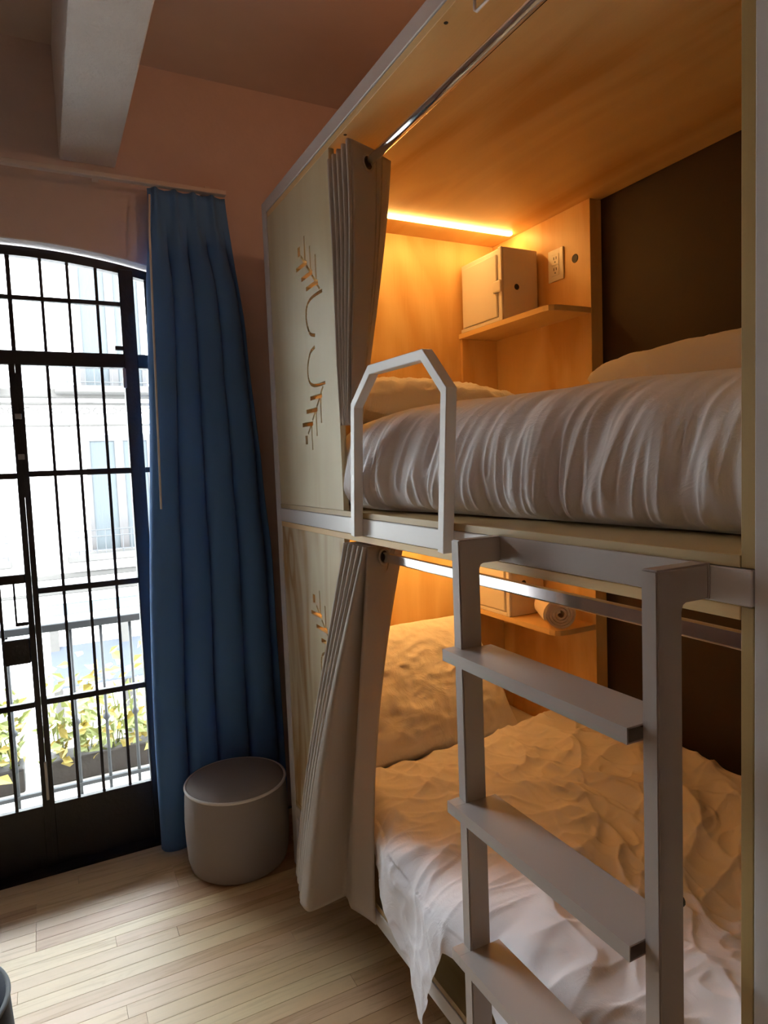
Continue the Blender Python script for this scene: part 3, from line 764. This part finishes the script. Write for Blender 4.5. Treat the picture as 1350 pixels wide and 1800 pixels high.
# blue window curtain with pinched header
def blue_curtain():
    nf = 4.15; nu, nz = 330, 120; zt, zb = 2.7835, 0.018
    root = empty('window_curtain', (-0.2, 2.91, 0.0), 'blue floor-length pinch-pleat curtain beside the iron door', 'curtain')
    def f(u, w):
        z = lerp(zt, zb, w); d = zt - z
        xl = lerp(-0.362, -0.455, smooth(d / 2.4)); xr = interp(z, [(0, 0.11), (1.2, 0.095), (1.6, 0.070), (2.2, 0.025), (2.79, -0.045)])
        spread = smooth((d - 0.10) / 0.30)
        ph = u * nf + 0.12; k = ph - math.floor(ph); a = 2 * math.pi * k
        # header: crisp box between narrow three-finger pinches; below: deep rounded folds that lean over one another
        head = 0.022 * math.exp(-((k - 0.5) / 0.16) ** 2) * (1 if d < 0.09 else 1.0)
        amp = [0.115, 0.085, 0.110, 0.095, 0.060, 0.05][int(ph) % 6]
        fold = abs(math.sin(math.pi * k)) ** 0.75
        body = (fold - 0.62) * amp * 1.05 + 0.008 * rnoise(u * 9, z * 1.1, 7.0) * spread
        neck = math.exp(-((d - 0.115) / 0.03) ** 2)
        off = lerp(head, body, spread) * (1 - 0.5 * neck)
        lean = -0.020 * math.sin(a) * spread * amp / 0.10
        x = lerp(xl, xr, u) + lean + 0.006 * rnoise(u * 6, z * 1.5, 1.0) * spread
        y = 2.912 - off
        if u < 0.2: y -= 0.022 * smooth((0.2 - u) / 0.2) * smooth(d / 2.0)   # leading edge kicks into the room
        y = min(y, 2.985)
        # held back by the pouf in front of it
        if z < 0.40:
            dx = x + 0.190
            if abs(dx) < 0.217: y = max(y, 2.690 + math.sqrt(0.217 ** 2 - dx * dx) * clamp((0.40 - z) / 0.03))
        return (x, y, z + (0.004 * fold if d < 0.01 else 0))
    o = link('curtain_panel', grid_mesh('curtain_panel', f, nu, nz), M['blue'], root, smooth=True); solidify(o, 0.0025)
    tube('pull_wand', [(-0.362, 2.858, 2.74), (-0.372, 2.848, 2.60), (-0.396, 2.838, 1.478)], 0.0045, M['plastic'], root, 10)
blue_curtain()
tr = empty('curtain_track', (-0.9, 2.9, 2.79), 'slim pale curtain track above the arched iron door', 'curtain track')
box('rail', (-1.75, -0.045, 2.874, 2.906, 2.789, 2.808), M['track'], tr, 0.003)
for x in (-1.6, -1.05, -0.55, -0.12): box('bracket', (x - 0.012, x + 0.012, 2.890, 2.9895, 2.8085, 2.820), M['track'], tr, 0.001)

# ------------------------------------------------------------------ stools
def stool(cx, cy, r, h, m, mp, label, tilt=0):
    root = empty('pouf_stool', (cx, cy, 0), label, 'stool')
    prof = [(0, 0.004), (r * 0.84, 0.004), (r * 0.86, 0.0), (r * 0.93, 0.012), (r * 0.975, 0.05), (r, 0.12), (r * 1.01, h * 0.6), (r * 0.985, h - 0.035), (r * 0.962, h - 0.008)]
    link('body', to_mesh(lathe_bm(prof, (cx, cy, 0), 72), 'body'), m, root, True)
    topp = [(r * 0.962, h - 0.008), (r * 0.93, h + 0.004), (r * 0.80, h + 0.014), (r * 0.5, h + 0.020), (0, h + 0.022)]
    link('seat', to_mesh(lathe_bm(topp, (cx, cy, 0), 72), 'seat'), m, root, True)
    tube('piping', [(cx + r * 0.966 * math.cos(2 * math.pi * k / 64), cy + r * 0.966 * math.sin(2 * math.pi * k / 64), h - 0.003) for k in range(64)], 0.0062, mp, root, 8, True)
    return root
stool(-0.190, 2.690, 0.210, 0.345, M['stool'], M['piping'], 'round grey-brown fabric pouf with pale piping in front of the blue curtain')
stool(-1.185, 1.865, 0.208, 0.345, M['navy'], M['greypipe'], 'round dark navy fabric pouf with grey piping standing alone on the floorboards')

# ------------------------------------------------------------------ outside
slab = tag(box('balcony_slab', (-3.8, 1.3, YW + 0.26, 4.30, -0.16, -0.03), M['concrete']), kind='structure')
rl = empty('balcony_railing', (-0.8, 3.7, -0.03), 'dark weathered iron balcony railing outside the glazed door', 'railing')
box('top_rail', (-3.7, 1.2, 3.680, 3.720, 0.855, 0.895), M['rail_iron'], rl, 0.004)
box('bottom_rail', (-3.7, 1.2, 3.690, 3.710, 0.03, 0.05), M['rail_iron'], rl, 0.002)
for i in range(-20, 14):
    x = -0.747 + 0.142 * i
    if not (-3.6 < x < 1.1): continue
    b = lathe_bm([(0, 0), (0.008, 0), (0.008, 0.38), (0.018, 0.395), (0.018, 0.405), (0.008, 0.42), (0.008, 0.885), (0, 0.885)], (x, 3.70, -0.03), 10)
    link('baluster', to_mesh(b, 'baluster'), M['rail_iron'], rl, True)
def bush(cx, cy, w, label, seed, n=420):
    rnd = random.Random(seed)
    root = empty('bush', (cx, cy, -0.03), label, 'bush')
    planter = box('planter', (cx - w / 2, cx + w / 2, cy - 0.08, cy + 0.08, -0.03, 0.10), M['stone'], root, 0.006)
    bm = bmesh.new(); stems = bmesh.new()
    for k in range(26):
        x, y = cx + rnd.uniform(-w / 2, w / 2) * 0.9, cy + rnd.uniform(-0.05, 0.05)
        tube_bm([(x, y, 0.09), (x + rnd.uniform(-.05, .05), y + rnd.uniform(-.05, .05), rnd.uniform(0.25, 0.42))], 0.004, 5, bm=stems)
    for k in range(n):
        c = Vector((cx + rnd.uniform(-w / 2, w / 2), cy + rnd.uniform(-0.12, 0.14), 0.08 + abs(rnd.gauss(0.14, 0.17))))
        d = Vector((rnd.uniform(-1, 1), rnd.uniform(-1, 1), rnd.uniform(-.3, 1))).normalized(); s = d.orthogonal().normalized()
        L, W = rnd.uniform(0.05, 0.10), rnd.uniform(0.016, 0.030); up = d.cross(s) * 0.006
        v = [bm.verts.new(c), bm.verts.new(c + d * L * .45 + s * W + up), bm.verts.new(c + d * L), bm.verts.new(c + d * L * .45 - s * W + up)]
        fc = bm.faces.new(v); fc.material_index = 0 if rnd.random() < 0.6 else 1
    link('stems', to_mesh(stems, 'stems'), M['leaf'], root)
    me = to_mesh(bm, 'foliage'); me.materials.append(M['leaf']); me.materials.append(M['leafy'])
    tag(link('foliage', me, None, root), kind='stuff')
bush(-0.50, 4.00, 0.80, 'yellow-green leafy plant behind the right half of the glazed door', 1)
bush(-1.36, 4.00, 0.70, 'yellow-green leafy plant behind the left half of the glazed door', 2)

FY = 14.0
bl = empty('building', (0.5, FY, -4.5), 'pale cream street building with balconies seen through the door', 'building')
box('facade', (-12, 13, FY, FY + 4, -4.5, 6.9), M['facade'], bl)
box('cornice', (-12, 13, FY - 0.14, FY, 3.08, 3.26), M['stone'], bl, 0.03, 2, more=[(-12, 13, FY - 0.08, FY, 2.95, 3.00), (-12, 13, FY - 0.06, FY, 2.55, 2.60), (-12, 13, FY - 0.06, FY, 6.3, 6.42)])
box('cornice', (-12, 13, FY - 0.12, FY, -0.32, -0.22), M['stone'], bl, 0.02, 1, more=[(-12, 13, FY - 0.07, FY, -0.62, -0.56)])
fr = bmesh.new()
for i in range(40):
    x0 = -3 + i * 0.24
    tube_bm([(x0 + 0.11 + 0.09 * math.cos(a / 10 * 2 * math.pi), FY - 0.012, 2.85 + 0.06 * math.sin(a / 10 * 2 * math.pi)) for a in range(10)], 0.010, 5, closed=True, bm=fr)
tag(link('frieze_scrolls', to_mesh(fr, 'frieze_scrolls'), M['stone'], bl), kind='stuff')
for k in (-1, 0, 1):
    for z0, h in ((0.17, 2.22), (3.30, 2.5)):
        xa = 0.0 + 3.0 * k; xb = xa + 1.10
        w = box('window', (xa - 0.05, xb + 0.05, FY - 0.035, FY + 0.01, z0 + h - 0.12, z0 + h), M['brownwood'], bl, more=[(p_, q_, FY - 0.034, FY + 0.01, z0, z0 + h - 0.121) for p_, q_ in ((xa - 0.05, xa + 0.03), (xb - 0.03, xb + 0.05), (xa + 0.47, xa + 0.63))])
        for a, b in ((xa + 0.03, xa + 0.47), (xa + 0.63, xb - 0.03)): box('pane', (a, b, FY - 0.012, FY - 0.002, z0, z0 + h - 0.12), M['drape'], w)
        box('window_surround', (xa - 0.30, xb + 0.30, FY - 0.09, FY, z0 + h + 0.06, z0 + h + 0.16), M['facade'], bl, 0.02)
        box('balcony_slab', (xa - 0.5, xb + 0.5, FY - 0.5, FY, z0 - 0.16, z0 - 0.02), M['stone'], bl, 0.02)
        ir = bmesh.new()
        for (p, q) in (((xa - .45, z0 + 0.42), (xb + .45, z0 + 0.42)), ((xa - .45, z0 + 0.04), (xb + .45, z0 + 0.04)), ((xa - .45, z0 + 0.30), (xb + .45, z0 + 0.30))):
            tube_bm([(p[0], FY - 0.46, p[1]), (q[0], FY - 0.46, q[1])], 0.012, 6, bm=ir)
        for i in range(14):
            x = lerp(xa - .45, xb + .45, i / 13); tube_bm([(x, FY - .46, z0 - 0.02), (x, FY - .46, z0 + 0.42)], 0.009, 5, bm=ir)
        tag(link('balcony_grille', to_mesh(ir, 'balcony_grille'), M['far_iron'], bl))
box('shop_sign', (-0.95, 3.2, FY - 0.06, FY, -1.02, -0.80), M['signblue'], bl, 0.01)
aw = bmesh.new(); v = [aw.verts.new(p) for p in ((-0.9, FY - 0.9, -2.15), (3.2, FY - 0.9, -2.15), (3.2, FY - 0.02, -1.62), (-0.9, FY - 0.02, -1.62), (-0.9, FY - 0.9, -2.19), (3.2, FY - 0.9, -2.19), (3.2, FY - 0.02, -1.66), (-0.9, FY - 0.02, -1.66))]
for q in ((0, 1, 2, 3), (7, 6, 5, 4), (0, 4, 5, 1), (1, 5, 6, 2), (2, 6, 7, 3), (3, 7, 4, 0)): aw.faces.new([v[i] for i in q])
link('awning', to_mesh(aw, 'awning'), M['awning'], bl)
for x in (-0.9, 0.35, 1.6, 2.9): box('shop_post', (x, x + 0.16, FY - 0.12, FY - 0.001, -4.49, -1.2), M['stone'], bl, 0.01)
tag(box('street', (-30, 30, 3.3, FY + 1, -4.8, -4.5), M['asphalt']), kind='structure')
